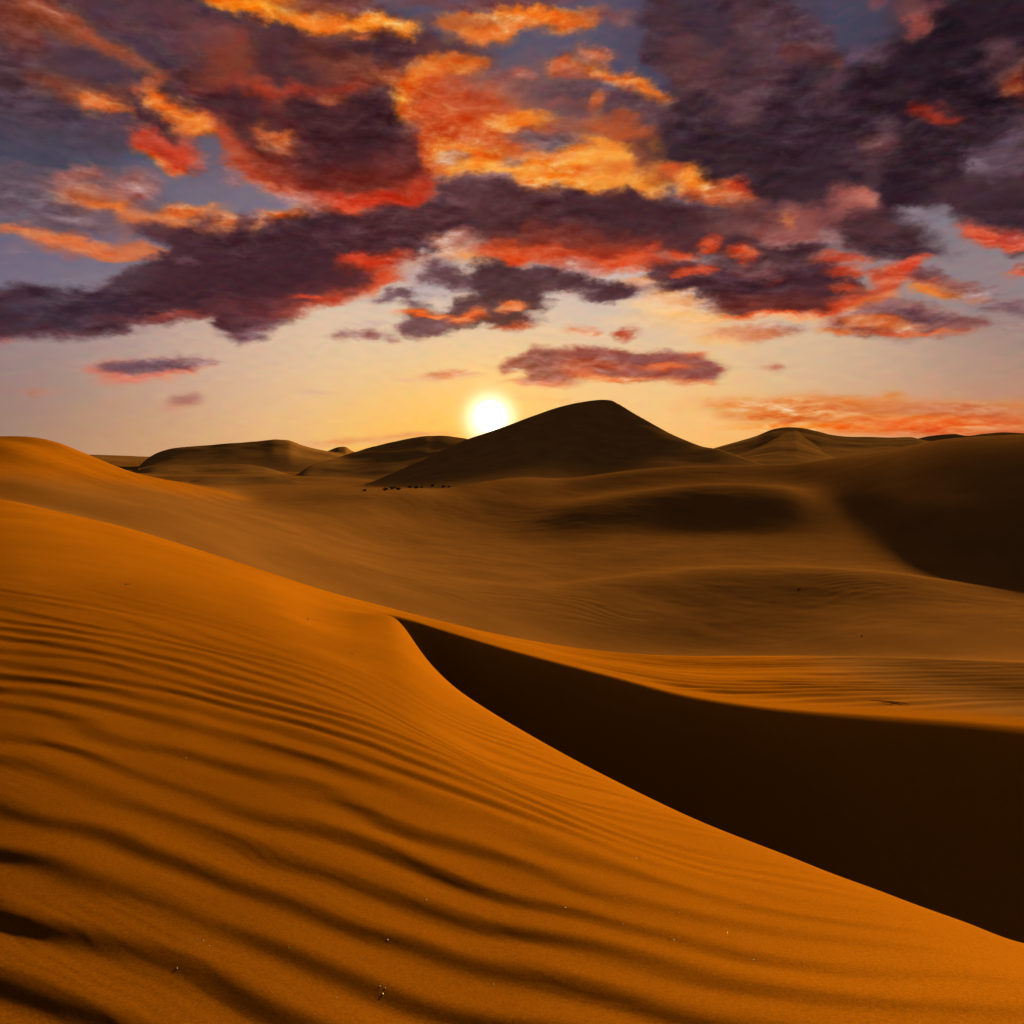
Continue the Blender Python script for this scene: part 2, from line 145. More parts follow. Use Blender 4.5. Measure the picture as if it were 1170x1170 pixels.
 ('e',1030,474,190,17,2.5,(234,132,66),.92,.7,8), ('e',960,466,120,8,2,(226,142,92),.8,.8,6), ('e',930,480,90,3,3,(212,116,66),.8,.8,3), ('e',1000,470,110,3,4,(206,122,84),.6,.8,3), ('e',1050,486,110,7,0,(238,116,62),.85,.8,4), ('e',920,488,80,5,0,(250,160,80),.8,.8,4), ('e',1100,470,90,7,4,(196,124,100),.6,.8,5), ('e',1150,482,50,5,4,(212,112,80),.7,.8,4), ('e',880,462,60,4,2,(240,164,100),.7,.8,3), ('e',1080,494,100,4,2,(226,110,66),.7,.8,3),
 ('e',830,470,30,2.5,0,(226,178,112),.7,.8,2),
]

def paint_sky(NAz=NA, NEl=NE):
    az = np.radians(np.linspace(AZ0, AZ1, NAz)); el = np.radians(np.linspace(EL0, EL1, NEl))
    A, E = np.meshgrid(az, el)
    PX = CX+F_PX*np.tan(A); PY = HY-F_PX*np.tan(E)/np.cos(A)
    step = max(NAz, NEl)/256.0
    n1 = vnoise(PX.shape, (14*step, 7*step), 3, 5); n2 = vnoise(PX.shape, (14*step, 7*step), 11, 5)
    # clear sky
    num = np.zeros(PX.shape+(3,)); den = np.zeros(PX.shape)+1e-12
    for (bx, by, r, g, b) in BASE:
        w = np.exp(-(((PX-bx)/105.0)**2+((PY-by)/60.0)**2))+1e-7/((PX-bx)**2+4*(PY-by)**2+1)
        num += w[..., None]*np.array([r, g, b]); den += w
    img = num/den[..., None]
    mask = np.zeros(PX.shape)
    for s in S:
        if s[0] == 'e':
            _, cx, cy, rx, ry, rot, col, op, soft, edge = s
            e = edge*1.0
            X = PX+n1*e*1.3-cx; Y = PY+n2*e*0.8-cy
            c, sn = math.cos(math.radians(rot)), math.sin(math.radians(rot))
            xr = (X*c+Y*sn)/rx; yr = (-X*sn+Y*c)/ry
            r = np.sqrt(xr*xr+yr*yr)
            a = np.clip((1+soft*0.7-r)/(soft*1.4), 0, 1); a = a*a*(3-2*a)*op
        else:
            _, pts, col, op, blur, edge = s
            X = PX+n1*edge*1.3; Y = PY+n2*edge*0.9
            P = np.array(pts, float); Q = np.roll(P, -1, 0)
            inside = np.zeros(PX.shape, bool); d = np.full(PX.shape, 1e9)
            for (x0, y0), (x1, y1) in zip(P, Q):
                cond = (y0 > Y) != (y1 > Y)
                xi = (x1-x0)*(Y-y0)/((y1-y0) if y1 != y0 else 1e-9)+x0
                inside ^= cond & (X < xi)
                vx, vy = x1-x0, y1-y0
                t = np.clip(((X-x0)*vx+(Y-y0)*vy)/(vx*vx+vy*vy+1e-9), 0, 1)
                d = np.minimum(d, np.hypot(X-x0-t*vx, Y-y0-t*vy))
            sd = np.where(inside, d, -d)
            a = np.clip(0.5+sd/(2*blur*1.6), 0, 1); a = a*a*(3-2*a)*op
        col = (col[0], col[1]*0.97, col[2]*0.80) if col[0] > 2.4*col[2] else col
        img = img*(1-a[..., None])+np.array(col, float)*a[..., None]
        mask = np.maximum(mask*(1-0.2*a), a) if col[0]+col[1] < 420 else mask*(1-a)+a*0.5
    return PX, PY, img, np.clip(mask, 0, 1)

RANK = 44
def low_rank(F, k):
    U, s, V = np.linalg.svd(F, full_matrices=False)
    return U[:, :k]*np.sqrt(s[:k]), (V[:k].T*np.sqrt(s[:k]))

# ------------------------------------------------------------------ world: Nishita sky + procedural sunset clouds
def build_world():
    w = bpy.data.worlds.new("World"); scene.world = w; w.use_nodes = True
    nt = w.node_tree; N = nt.nodes; L = nt.links; N.clear()
    def node(t, **kw):
        n = N.new(t)
        for k, v in kw.items(): setattr(n, k, v)
        return n
    def put(sock, v):
        if hasattr(v, 'is_linked') or isinstance(v, bpy.types.NodeSocket): L.new(v, sock)
        else: sock.default_value = v
    def M(op, a, b=0.0, c=0.0, clamp=False):
        n = node('ShaderNodeMath', operation=op, use_clamp=clamp)
        put(n.inputs[0], a); put(n.inputs[1], b)
        if op in ('MULTIPLY_ADD',): put(n.inputs[2], c)
        return n.outputs[0]
    def V(op, a, b=(0, 0, 0), c=None):
        n = node('ShaderNodeVectorMath', operation=op)
        put(n.inputs[0], a)
        if op == 'SCALE': put(n.inputs['Scale'], b)
        else: put(n.inputs[1], b)
        if c is not None: put(n.inputs[2], c)
        return n.outputs['Value'] if op in ('LENGTH', 'DOT_PRODUCT', 'DISTANCE') else n.outputs[0]
    def smooth(v, a, b, lo=0.0, hi=1.0):
        n = node('ShaderNodeMapRange', interpolation_type='SMOOTHSTEP')
        put(n.inputs['Value'], v)
        for k, x in (('From Min', a), ('From Max', b), ('To Min', lo), ('To Max', hi)): n.inputs[k].default_value = x
        return n.outputs['Result']
    def mix(f, a, b):
        n = node('ShaderNodeMix', data_type='RGBA', clamp_factor=True)
        put(n.inputs[0], f); put(n.inputs[6], a); put(n.inputs[7], b)
        return n.outputs[2]
    def noise(vec, scale, detail, rough=0.5, dist=0.0, lac=2.0):
        n = node('ShaderNodeTexNoise', noise_dimensions='3D')
        put(n.inputs['Vector'], vec)
        n.inputs['Scale'].default_value = scale; n.inputs['Detail'].default_value = detail
        n.inputs['Roughness'].default_value = rough; n.inputs['Distortion'].default_value = dist
        n.inputs['Lacunarity'].default_value = lac
        return n

    tc = node('ShaderNodeTexCoord')
    d = V('NORMALIZE', tc.outputs['Generated'])
    sep = node('ShaderNodeSeparateXYZ'); L.new(d, sep.inputs[0])
    az = M('ARCTAN2', sep.outputs[0], sep.outputs[1])
    el = M('ARCSINE', sep.outputs[2])
    # cloud-plane coordinates for the detail noise: finer and flatter towards the horizon
    comb = node('ShaderNodeCombineXYZ'); L.new(az, comb.inputs[0])
    elw = M('POWER', M('MAXIMUM', M('ADD', el, 0.02), 0.001), 0.75)
    L.new(M('MULTIPLY', elw, 1.75), comb.inputs[1])
    P = comb.outputs[0]
    # fractal warp of the sampling direction: ragged, billowing outlines
    nA = noise(P, 15.0, 7.0, 0.54)
    nB = noise(V('ADD', P, (3.1, 7.7, 1.3)), 64.0, 5.0, 0.64)
    wa = V('MULTIPLY', V('SUBTRACT', nA.outputs['Color'], (0.5, 0.5, 0.5)), (WARP_A*1.25, WARP_A*0.75, 0))
    wb = V('MULTIPLY', V('SUBTRACT', nB.outputs['Color'], (0.5, 0.5, 0.5)), (WARP_B*1.2, WARP_B*0.8, 0))
    fade = smooth(el, 0.0, 0.2, 0.28, 1.0)
    wv = V('SCALE', V('ADD', wa, wb), fade)
    sw = node('ShaderNodeSeparateXYZ'); L.new(wv, sw.inputs[0])
    azw = M('ADD', az, sw.outputs[0]); elw2 = M('ADD', el, sw.outputs[1])
    a0, a1, e0, e1 = [math.radians(x) for x in (AZ0, AZ1, EL0, EL1)]
    ta = M('DIVIDE', M('SUBTRACT', azw, a0), a1-a0, clamp=True)
    te = M('DIVIDE', M('SUBTRACT', elw2, e0), e1-e0, clamp=True)
    ca = node('ShaderNodeCombineXYZ'); ce = node('ShaderNodeCombineXYZ')
    for i in range(3): L.new(ta, ca.inputs[i]); L.new(te, ce.inputs[i])

    def curve(vec, cols):
        """RGB curve node with one tabulated function per channel (values already in 0..1)"""
        n = node('ShaderNodeRGBCurve'); mp = n.mapping
        mp.use_clip = False
        npt = len(cols[0])
        for c in range(3):
            cm = mp.curves[c]
            if len(cols[c]) == 0: continue
            pts = cm.points
            pts[0].location = (0.0, float(cols[c][0])); pts[1].location = (1.0, float(cols[c][-1]))
            for i in range(1, npt-1):
                pts.new(i/(npt-1), float(cols[c][i]))
            for p in pts: p.handle_type = 'VECTOR'
        mp.update()
        L.new(vec, n.inputs['Color'])
        return n.outputs['Color']

    PX, PY, img, mask = paint_sky()
    field = (srgb(img))**(1/2.2)
    def separable(F3, rank, after=None):
        acc = None; prev = after
        UV = [low_rank(F3[..., c], rank) for c in range(3)]
        for k in range(rank):
            cu, cv, su, ou, sv, ov = [], [], [], [], [], []
            for c in range(3):
                u = UV[c][0][:, k]; v = UV[c][1][:, k]
                for arr, lst, s_, o_ in ((u, cu, su, ou), (v, cv, sv, ov)):
                    lo, hi = arr.min(), arr.max(); r = max(hi-lo, 1e-9)
                    lst.append((arr-lo)/r); s_.append(float(r)); o_.append(float(lo))
            # the 1e-9 term only makes the terms evaluate one after another (shader stack is small)
            ci = ce.outputs[0] if prev is None else V('MULTIPLY_ADD', prev, (1e-9,)*3, ce.outputs[0])
            U = V('MULTIPLY_ADD', curve(ci, cu), tuple(su), tuple(ou))
            cj = V('MULTIPLY_ADD', U, (1e-9,)*3, ca.outputs[0])
            W = V('MULTIPLY_ADD', curve(cj, cv), tuple(sv), tuple(ov))
            acc = V('MULTIPLY', U, W) if acc is None else V('MULTIPLY_ADD', U, W, acc)
            prev = acc
        return acc
    colg = separable(field, RANK)
    # cloud amount and a soft-light field share a second, smoother table
    lum = field.mean(-1)
    mk = separable(np.stack([mask, mask, mask], -1), 22, colg)
    ms = node('ShaderNodeSeparateXYZ'); L.new(mk, ms.inputs[0])
    cloud = smooth(ms.outputs[0], 0.05, 0.8)
    # billow relief inside the clouds: density here minus density a step towards the sun
    rn = noise(V('MULTIPLY', V('ADD', P, V('SCALE', nA.outputs['Color'], 0.05)), (0.7, 1.35, 1.0)), 40.0, 8.0, 0.60)
    rn2 = noise(V('ADD', P, (0.002, -0.010, 0.0)), 24.0, 3.0, 0.55)
    rn3 = noise(P, 24.0, 3.0, 0.55)
    rel = M('SUBTRACT', rn3.outputs['Fac'], rn2.outputs['Fac'])
    tex = M('ADD', M('MULTIPLY', M('SUBTRACT', rn.outputs['Fac'], 0.5), RELIEF_A), M('MULTIPLY', rel, RELIEF_B))
    patch = smooth(noise(V('ADD', P, (9.2, 1.1, 4.0)), 7.0, 2.0, 0.5).outputs['Fac'], 0.35, 0.62, 0.25, 1.0)
    lumv = V('DOT_PRODUCT', colg, (0.3, 0.5, 0.2))
    patch = M('MULTIPLY', patch, smooth(lumv, 0.22, 0.62, 0.5, 1.7))
    expo = M('MULTIPLY', M('SUBTRACT', 1.02, M('MULTIPLY', tex, M('MULTIPLY', cloud, patch))), 2.2)
    gm = node('ShaderNodeGamma'); L.new(V('MAXIMUM', colg, (0.01, 0.01, 0.01)), gm.inputs[0]); L.new(expo, gm.inputs[1])
    sunset = gm.outputs[0]

    # glow around the low sun
    gv = Vector((-25.0, 1000.0, 44.0)).normalized()
    dist = V('DISTANCE', d, tuple(gv))
    g1 = M('MULTIPLY', M('EXPONENT', M('MULTIPLY', M('POWER', M('DIVIDE', dist, 0.0238), 2.6), -1.0)), 1.7)
    g2 = M('MULTIPLY', M('EXPONENT', M('MULTIPLY', M('POWER', M('DIVIDE', dist, 0.075), 1.3), -1.0)), 0.20)
    glow = V('ADD', V('SCALE', (1.0, 0.86, 0.70), g1), V('SCALE', (1.0, 0.50, 0.08), g2))
    sunset = V('ADD', sunset, glow)

    # everywhere else: dusk-blue Nishita air with dark evening cloud
    sky = node('ShaderNodeTexSky', sky_type='NISHITA')
    sky.sun_disc = False
    sky.sun_elevation = math.radians(SUN_EL); sky.sun_rotation = math.radians(SUN_AZ)
    sky.dust_density = 3.0
    nish = V('SCALE', sky.outputs[0], NISH)
    gn = noise(d, 3.2, 7.0, 0.6, 0.3)
    gcl = smooth(gn.outputs['Fac'], 0.42, 0.58)
    other = mix(gcl, nish, (0.064, 0.042, 0.038, 1))
    wz = M('MULTIPLY', smooth(M('ABSOLUTE', az), math.radians(33.5), math.radians(37), 1, 0), smooth(el, math.radians(28.8), math.radians(32), 1, 0))
    col = mix(wz, other, sunset)
    bg = node('ShaderNodeBackground'); bg.inputs['Strength'].default_value = 1.0
    L.new(col, bg.inputs['Color'])
    out = node('ShaderNodeOutputWorld'); L.new(bg.outputs[0], out.inputs['Surface'])
    w.cycles.sampling_method = 'NONE'
    return w

WARP_A, WARP_B, RELIEF_A, RELIEF_B = 0.042, 0.019, 1.7, 1.3
NISH = 0.012
build_world()

# ------------------------------------------------------------------ helpers
def tag(o, label, cat, kind=None, group=None):
    o['label'] = label; o['category'] = cat
    if kind: o['kind'] = kind
    if group: o['group'] = group
    return o

def pchip_slopes(x, y):
    """x, y: (K, M) arrays, monotone cubic slopes along axis 0"""
    h = np.diff(x, axis=0); dl = np.diff(y, axis=0)/h
    m = np.zeros_like(y)
    w1 = 2*h[1:]+h[:-1]; w2 = h[1:]+2*h[:-1]
    a, b = dl[:-1], dl[1:]
    ok = (a*b) > 0
    with np.errstate(divide='ignore', invalid='ignore'):
        hm = (w1+w2)/(w1/a+w2/b)
    m[1:-1] = np.where(ok, hm, 0)
    m[0] = dl[0]; m[-1] = dl[-1]
    return m

def pchip(x, y, xq):
    """columns of keys (K, M) sampled at xq (Q,) -> (Q, M)"""
    K, Mc = x.shape
    m = pchip_slopes(x, y)
    out = np.empty((len(xq), Mc))
    cols = np.arange(Mc)
    for i, q in enumerate(xq):
        k = np.clip((x <= q).sum(0)-1, 0, K-2)
        x0, x1 = x[k, cols], x[k+1, cols]
        h = x1-x0; t = np.clip((q-x0)/h, 0, 1)
        y0, y1, m0, m1 = y[k, cols], y[k+1, cols], m[k, cols], m[k+1, cols]
        out[i] = ((1+2*t)*y0+t*h*m0)*(1-t)**2+(t*t)*((3-2*t)*y1+(t-1)*h*m1)
    return out

def curve1(pts, px):
    """smooth single-valued curve through (px, value) points"""
    p = np.array(sorted(pts), float)
    x = p[:, :1]; y = p[:, 1:]
    res = []
    for c in range(y.shape[1]):
        res.append(pchip(x, y[:, c:c+1], px)[:, 0])
    return res

def gsmooth(a, s, axis=0):
    r = int(3*s)+1; k = np.exp(-0.5*(np.arange(-r, r+1)/s)**2); k /= k.sum()
    pad = [(0, 0)]*a.ndim; pad[axis] = (r, r)
    b = np.pad(a, pad, mode='edge'); out = np.zeros_like(a)
    for i, w in enumerate(k):
        sl = [slice(None)]*a.ndim; sl[axis] = slice(i, i+a.shape[axis])
        out += w*b[tuple(sl)]
    return out

def lattice(x, y, seed, octaves=3, gain=0.5):
    """fractal value noise at world positions (unit cell = 1), about -1..1"""
    rng = np.random.RandomState(seed); T = rng.rand(256, 256)*2-1
    out = np.zeros(np.broadcast(x, y).shape); amp = 1; tot = 0
    for o in range(octaves):
        X = x*2**o+17.3*o; Y = y*2**o+5.1*o
        xi = np.floor(X).astype(int); yi = np.floor(Y).astype(int)
        fx = X-xi; fy = Y-yi; fx = fx**3*(fx*(fx*6-15)+10); fy = fy**3*(fy*(fy*6-15)+10)
        x0, x1, y0, y1 = xi & 255, (xi+1) & 255, yi & 255, (yi+1) & 255
        out += amp*((T[y0, x0]*(1-fx)+T[y0, x1]*fx)*(1-fy)+(T[y1, x0]*(1-fx)+T[y1, x1]*fx)*fy)
        tot += amp; amp *= gain
    return out/tot*1.5

def sstep(x, a, b):
    t = np.clip((x-a)/(b-a), 0, 1); return t*t*(3-2*t)

def grid_mesh(name, X, Y, Z, mat, tone=None):
    H, W = X.shape
    me = bpy.data.meshes.new(name)
    co = np.stack([X, Y, Z], -1).reshape(-1, 3).astype(np.float32)
    idx = np.arange(H*W, dtype=np.int32).reshape(H, W)
    q = np.stack([idx[:-1, :-1], idx[:-1, 1:], idx[1:, 1:], idx[1:, :-1]], -1).reshape(-1)
    nf = (H-1)*(W-1)
    me.vertices.add(H*W); me.vertices.foreach_set('co', co.ravel())
    me.loops.add(nf*4); me.loops.foreach_set('vertex_index', q)
    me.polygons.add(nf); me.polygons.foreach_set('loop_start', np.arange(0, nf*4, 4, dtype=np.int32))
    me.polygons.foreach_set('loop_total', np.full(nf, 4, dtype=np.int32))
    me.polygons.foreach_set('use_smooth', np.ones(nf, dtype=bool))
    me.update(calc_edges=True)
    at = me.attributes.new('tone', 'FLOAT', 'POINT')
    at.data.foreach_set('value', (np.zeros(H*W) if tone is None else np.broadcast_to(tone, X.shape).reshape(-1)).astype(np.float32))
    me.materials.append(mat)
    o = bpy.data.objects.new(name, me); COL.objects.link(o)
    return o

# ------------------------------------------------------------------ sand material
def sand_material(name, near, far, grain=1.0):
    m = bpy.data.materials.new(name); m.use_nodes = True
    nt = m.node_tree; N = nt.nodes; L = nt.links
    b = N['Principled BSDF']; b.inputs['Roughness'].default_value = 0.95
    b.inputs['Specular IOR Level'].default_value = 0.0
    geo = N.new('ShaderNodeNewGeometry')
    mr = N.new('ShaderNodeAttribute'); mr.attribute_name = 'tone'
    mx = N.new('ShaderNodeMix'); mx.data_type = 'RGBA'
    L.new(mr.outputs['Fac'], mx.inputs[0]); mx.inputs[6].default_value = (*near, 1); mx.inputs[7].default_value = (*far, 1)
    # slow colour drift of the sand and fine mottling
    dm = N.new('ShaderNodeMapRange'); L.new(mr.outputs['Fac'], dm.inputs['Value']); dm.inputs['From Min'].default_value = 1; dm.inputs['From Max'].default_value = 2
    dm.inputs['To Min'].default_value = 1.0; dm.inputs['To Max'].default_value = 0.5  # high tone values darken the colour: shade painted on the strip's right end
    n1 = N.new('ShaderNodeTexNoise'); n1.inputs['Scale'].default_value = 0.11; n1.inputs['Detail'].default_value = 6
    n2 = N.new('ShaderNodeTexNoise'); n2.inputs['Scale'].default_value = 42.0; n2.inputs['Detail'].default_value = 7; n2.inputs['Roughness'].default_value = 0.75
    for n in (n1, n2): L.new(geo.outputs['Position'], n.inputs['Vector'])
    a = N.new('ShaderNodeMapRange'); L.new(n1.outputs['Fac'], a.inputs['Value']); a.inputs['From Min'].default_value = 0.3; a.inputs['From Max'].default_value = 0.7
    a.inputs['To Min'].default_value = 0.88; a.inputs['To Max'].default_value = 1.1
    c = N.new('ShaderNodeMapRange'); L.new(n2.outputs['Fac'], c.inputs['Value']); c.inputs['From Min'].default_value = 0.3; c.inputs['From Max'].default_value = 0.7
    c.inputs['To Min'].default_value = 1-0.34*grain; c.inputs['To Max'].default_value = 1+0.30*grain
    mu = N.new('ShaderNodeMath'); mu.operation = 'MULTIPLY'; L.new(a.outputs[0], mu.inputs[0]); L.new(c.outputs[0], mu.inputs[1])
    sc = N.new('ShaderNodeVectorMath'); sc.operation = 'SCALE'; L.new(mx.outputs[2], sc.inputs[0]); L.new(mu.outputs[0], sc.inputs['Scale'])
    sd = N.new('ShaderNodeVectorMath'); sd.operation = 'SCALE'; L.new(sc.outputs[0], sd.inputs[0]); ca_ = N.new('ShaderNodeAttribute'); ca_.attribute_name = 'slope_shade'
    cm_ = N.new('ShaderNodeMath'); cm_.operation = 'MULTIPLY_ADD'; L.new(ca_.outputs['Fac'], cm_.inputs[0]); cm_.inputs[1].default_value = -0.45; cm_.inputs[2].default_value = 1.03  # painted shade of the near slope, multiplied into the base colour
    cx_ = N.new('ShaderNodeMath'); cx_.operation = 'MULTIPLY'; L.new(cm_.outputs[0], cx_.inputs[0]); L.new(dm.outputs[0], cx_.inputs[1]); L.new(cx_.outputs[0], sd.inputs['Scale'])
    L.new(sd.outputs[0], b.inputs['Base Color'])
    # grain bump
    bp = N.new('ShaderNodeBump'); bp.inputs['Strength'].default_value = 0.35*grain; bp.inputs['Distance'].default_value = 0.01
    n3 = N.new('ShaderNodeTexNoise'); n3.inputs['Scale'].default_value = 55.0; n3.inputs['Detail'].default_value = 8; n3.inputs['Roughness'].default_value = 0.8
    mp = N.new('ShaderNodeMapping'); mp.inputs['Scale'].default_value = (0.55, 1, 1); mp.inputs['Rotation'].default_value = (0, 0, math.radians(37))
    L.new(geo.outputs['Position'], mp.inputs['Vector']); L.new(mp.outputs[0], n3.inputs['Vector'])
    L.new(n3.outputs['Fac'], bp.inputs['Height'])
    L.new(bp.outputs[0], b.inputs['Normal'])
    return m

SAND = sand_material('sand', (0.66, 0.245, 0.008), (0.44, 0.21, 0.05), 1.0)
SAND_FAR = sand_material('far_sand', (0.54, 0.28, 0.075), (0.40, 0.19, 0.06), 0.0)

# ------------------------------------------------------------------ main terrain: crest and trough lines (column, row, distance)
LINES = dict(
 near=[(-900,1170,5.0),(0,1170,5.2),(300,1170,5.4),(585,1170,5.7),(1170,1170,5.6),(2070,1170,5.6)],
 mid=[(-900,880,8.8),(0,893,8.6),(300,911,9.2),(585,955,9.4),(800,1026,8.6),(1000,1082,7.4),(1170,1126,6.4),(1400,1150,6.1),(2070,1165,5.9)],
 far_mid=[(-900,675,24),(0,686,22),(300,735,22),(430,780,22),(520,840,20),(585,880,17.2),(700,935,13.8),(800,975,11.9),(900,1006,10.4),(1000,1042,8.9),(1170,1102,7.3),(1400,1130,6.6),(2070,1150,6.4)],
 s=[(-900,560,50),(0,592,50),(135,616,50),(300,662,50),(380,692,50),(430,701.5,50),(450,704,50),(458,709,48),(470,725,44),(490,755,38),(520,785,34),(560,812,31),(585,827,29),(650,864,25),(700,890,22),(750,915,20),
    (800,938,18),(850,958,16.2),(900,977,14.5),(950,997,13),(1000,1015,11.7),(1050,1034,10.6),(1100,1052,9.7),(1170,1078,8.6),(1400,1110,7.4),(2070,1140,6.8)],
 base=[(-900,560.3,51),(0,592,51),(135,616,51),(300,661.5,51),(380,691,51),(400,696,51),(415,700.5,51),(430,704.5,51),(445,708,51),(452,712,51),(458,719,50.2),(470,740,48.5),(500,815,44.5),(585,885,39),(700,975,33),(800,1035,29),(900,1085,26),(1000,1125,23.5),(1100,1160,22),(1170,1180,21),(1400,1200,19),(2070,1200,18)],
 c0=[(-900,559,52),(0,591.5,52),(135,615.5,52),(300,660.5,52),(380,689.5,52),(430,699.5,52),(450,703.2,52),(458,704.8,51.9),(500,718,49.9),(585,743,45.8),(700,773,40.8),(800,798,36.8),(900,811,33.8),(1000,818,31.8),(1100,825,30.2),(1170,831,29.2),(1400,840,26.8),(2070,850,24)],
 c1=[(-900,558,52.6),(0,591,52.6),(135,615,52.6),(300,660,52.6),(380,689,52.6),(430,699.2,52.6),(450,702.8,52.6),(458,704,52.6),(500,716.5,50.5),(585,741.5,46.4),(700,771.5,41.4),(800,796,37.4),(900,808.5,34.4),(1000,815,32.4),(1100,821.5,30.8),(1170,827,29.8),(1400,836,27.4),(2070,846,24.6)],
 strip=[(-900,540,62),(0,578,63),(135,606,63),(300,655,64),(430,694,65),(500,709,66),(585,732,66),(700,754,64),(800,766,63),(900,770,60),(1000,776,55),(1170,785,50),(1400,800,46),(2070,805,44)],
 t=[(-900,520,74),(0,570,75),(60,583,75),(135,600,75),(200,619,75),(300,651,75),(380,677,76),(430,690,77),(500,709,79),(585,727.5,82),(660,740,86),(740,747.5,90),(800,749,92),(900,748.5,90),(1000,750,85),(1170,756,80),(1400,765,78),(2070,770,76)],
 v2=[(-900,521,80),(0,572,84),(135,602.5,84),(200,624,85),(300,656,88),(380,684,90),(450,703,92),(585,731,96),(700,749,102),(800,751,106),(900,749,105),(1000,748.5,100),(1170,750,95),(1400,758,92),(2070,765,90)],
 m2=[(-900,510,90),(0,558,91),(135,588,91),(200,605,93),(300,634,102),(380,658,105),(450,674,107),(585,694,113),(700,698,120),(800,697,126),(900,696,128),(1000,697,126),(1170,705,122),(1400,718,118),(2070,730,115)],
 r3=[(-900,500,98),(0,545,98),(135,575,98),(200,590,100),(300,612,115),(380,636,118),(450,655,121),(500,663,124),(585,670,127.9),(635,670,133),(675,662,140),(760,652,148),(860,646,152.9),(985,650,152.9),(1060,659,152),(1135,670,150),(1170,676,148.9),(1400,700,144.9),(2070,720,140)],
 k3=[(-900,499,100),(0,542,101),(135,573,101),(200,587.5,103),(300,609,120),(380,632,125),(450,650,130),(500,659,133),(585,667,138),(635,668,143),(675,661.5,150),(760,652.5,158),(860,647,164),(985,651,163),(1060,660,160.9),(1135,671,158),(1170,677,157),(1400,700,152),(2070,720,148)],
 f=[(-900,492,116),(0,528,116),(135,562,116),(200,577,119),(300,598,142),(380,614,162),(450,623,178),(585,624,194),(700,617,202),(800,614,206),(900,618,200),(1000,628,188),(1100,640,176),(1170,648,172),(1400,660,164),(2070,680,158)],
 r2=[(-900,482,130),(0,510,130),(135,550,130),(200,567,136),(300,586,166),(400,593,190.5),(500,597,221.1),(560,592,236),(600,586,242),(638,579,246),(676,571,249),(760,556,261),(820,551,264),(885,554,262),(935,569,250),(985,590,224.1),(1035,602,195.9),(1100,607,184.3),(1170,610,180.5),(1400,616,172.9),(2070,640,167.2)],
 v4=[(-900,476,146),(0,503,146),(135,541,147),(200,560,153),(300,578,190),(400,578,207.8),(500,579,234.5),(560,574,254),(600,573,262),(638,572,268),(676,567,272),(760,558.5,280),(820,554.5,284),(885,556,282),(935,560,266),(985,568,240.4),(1035,573,212.5),(1170,570,199.1),(1400,570,191.5),(2070,590,186)],
 r1=[(-900,470,162),(0,498,162),(30,498,162),(60,503,162),(100,519,162),(135,534,163),(150,540,165),(200,553,173),(250,565,192),(290,572,216),(330,570,221.6),(400,564,226.4),(450,563,234.1),(505,564,245.8),(548,552,280),(599,545,304),(638,547,312),(676,543,320),(720,536,330),(810,529,346),(885,527.5,352),(975,519,338),(1035,509.5,318),(1085,500.5,304),(1170,496,294),(1400,488,288),(2070,486,288)],
)
ORDER = ['near', 'mid', 'far_mid', 's', 'base', 'c0', 'c1', 'strip', 't', 'v2', 'm2', 'r3', 'k3', 'f', 'r2', 'v4', 'r1']
ZF = [(400,-12.5),(560,-10.6),(700,-9.3),(950,-8.4),(1500,-6.5),(3000,-5.0),(9000,-14.0),(26000,-60.0)]

def axis_columns():
    a = np.concatenate([np.linspace(-900, -40, 110, endpoint=False), np.linspace(-40, 1210, 1050), np.linspace(1210, 2070, 111)[1:]])
    return a
PXC = axis_columns()
dk, zk = [], []
dk.append(np.full(PXC.shape, 0.25)); zk.append(np.full(PXC.shape, -3.02))
for nm in ORDER:
    y, dd = curve1(LINES[nm], PXC)
    if nm == 'base': y = gsmooth(y, 3); dd = gsmooth(dd, 3)
    elif nm in ('m2', 'r3', 'k3', 'f', 'v4', 'far_mid', 'mid', 'v2'):
        y = gsmooth(y, 18); dd = gsmooth(dd, 18)
    elif nm != 's': y = gsmooth(y, 5); dd = gsmooth(dd, 8)
    else: y = gsmooth(y, 2); dd = gsmooth(dd, 3)
    dk.append(dd); zk.append(-(y-HY)/F_PX*dd)
dk = np.array(dk); zk = np.array(zk)
assert (np.diff(dk, axis=0) > 0).all(), [(ORDER[i], ORDER[i-1]) for i in range(len(ORDER)) if (dk[i+1]-dk[i] <= 0).any()]
# beyond the last crest: far plain (absolute distances)
for dd, zz in ZF:
    dk = np.vstack([dk, np.full(PXC.shape, float(dd))]); zk = np.vstack([zk, np.full(PXC.shape, zz)])
rows = np.concatenate([np.geomspace(0.25, 3.2, 60, endpoint=False), np.geomspace(3.2, 110, 900, endpoint=False), np.geomspace(110, 340, 330, endpoint=False),
                       np.geomspace(340, 1500, 200, endpoint=False), np.geomspace(1500, 26000, 60)])
Z = pchip(dk, zk, rows)
U = (PXC-CX)/F_PX
X = U[None, :]*rows[:, None]; Y = np.repeat(rows[:, None], len(U), 1)
# soften creases between the loft lines, except at the sharp slip-face crest
Zs = gsmooth(gsmooth(Z, 7, 0), 7, 1)
dc, _ = dk[7], None
keep = np.exp(-((Y-dk[7][None, :])/np.maximum(0.05*dk[7][None, :], 1e-3))**2)*sstep(PXC, 415, 450)[None, :]
Z = Z*keep+Zs*(1-keep)

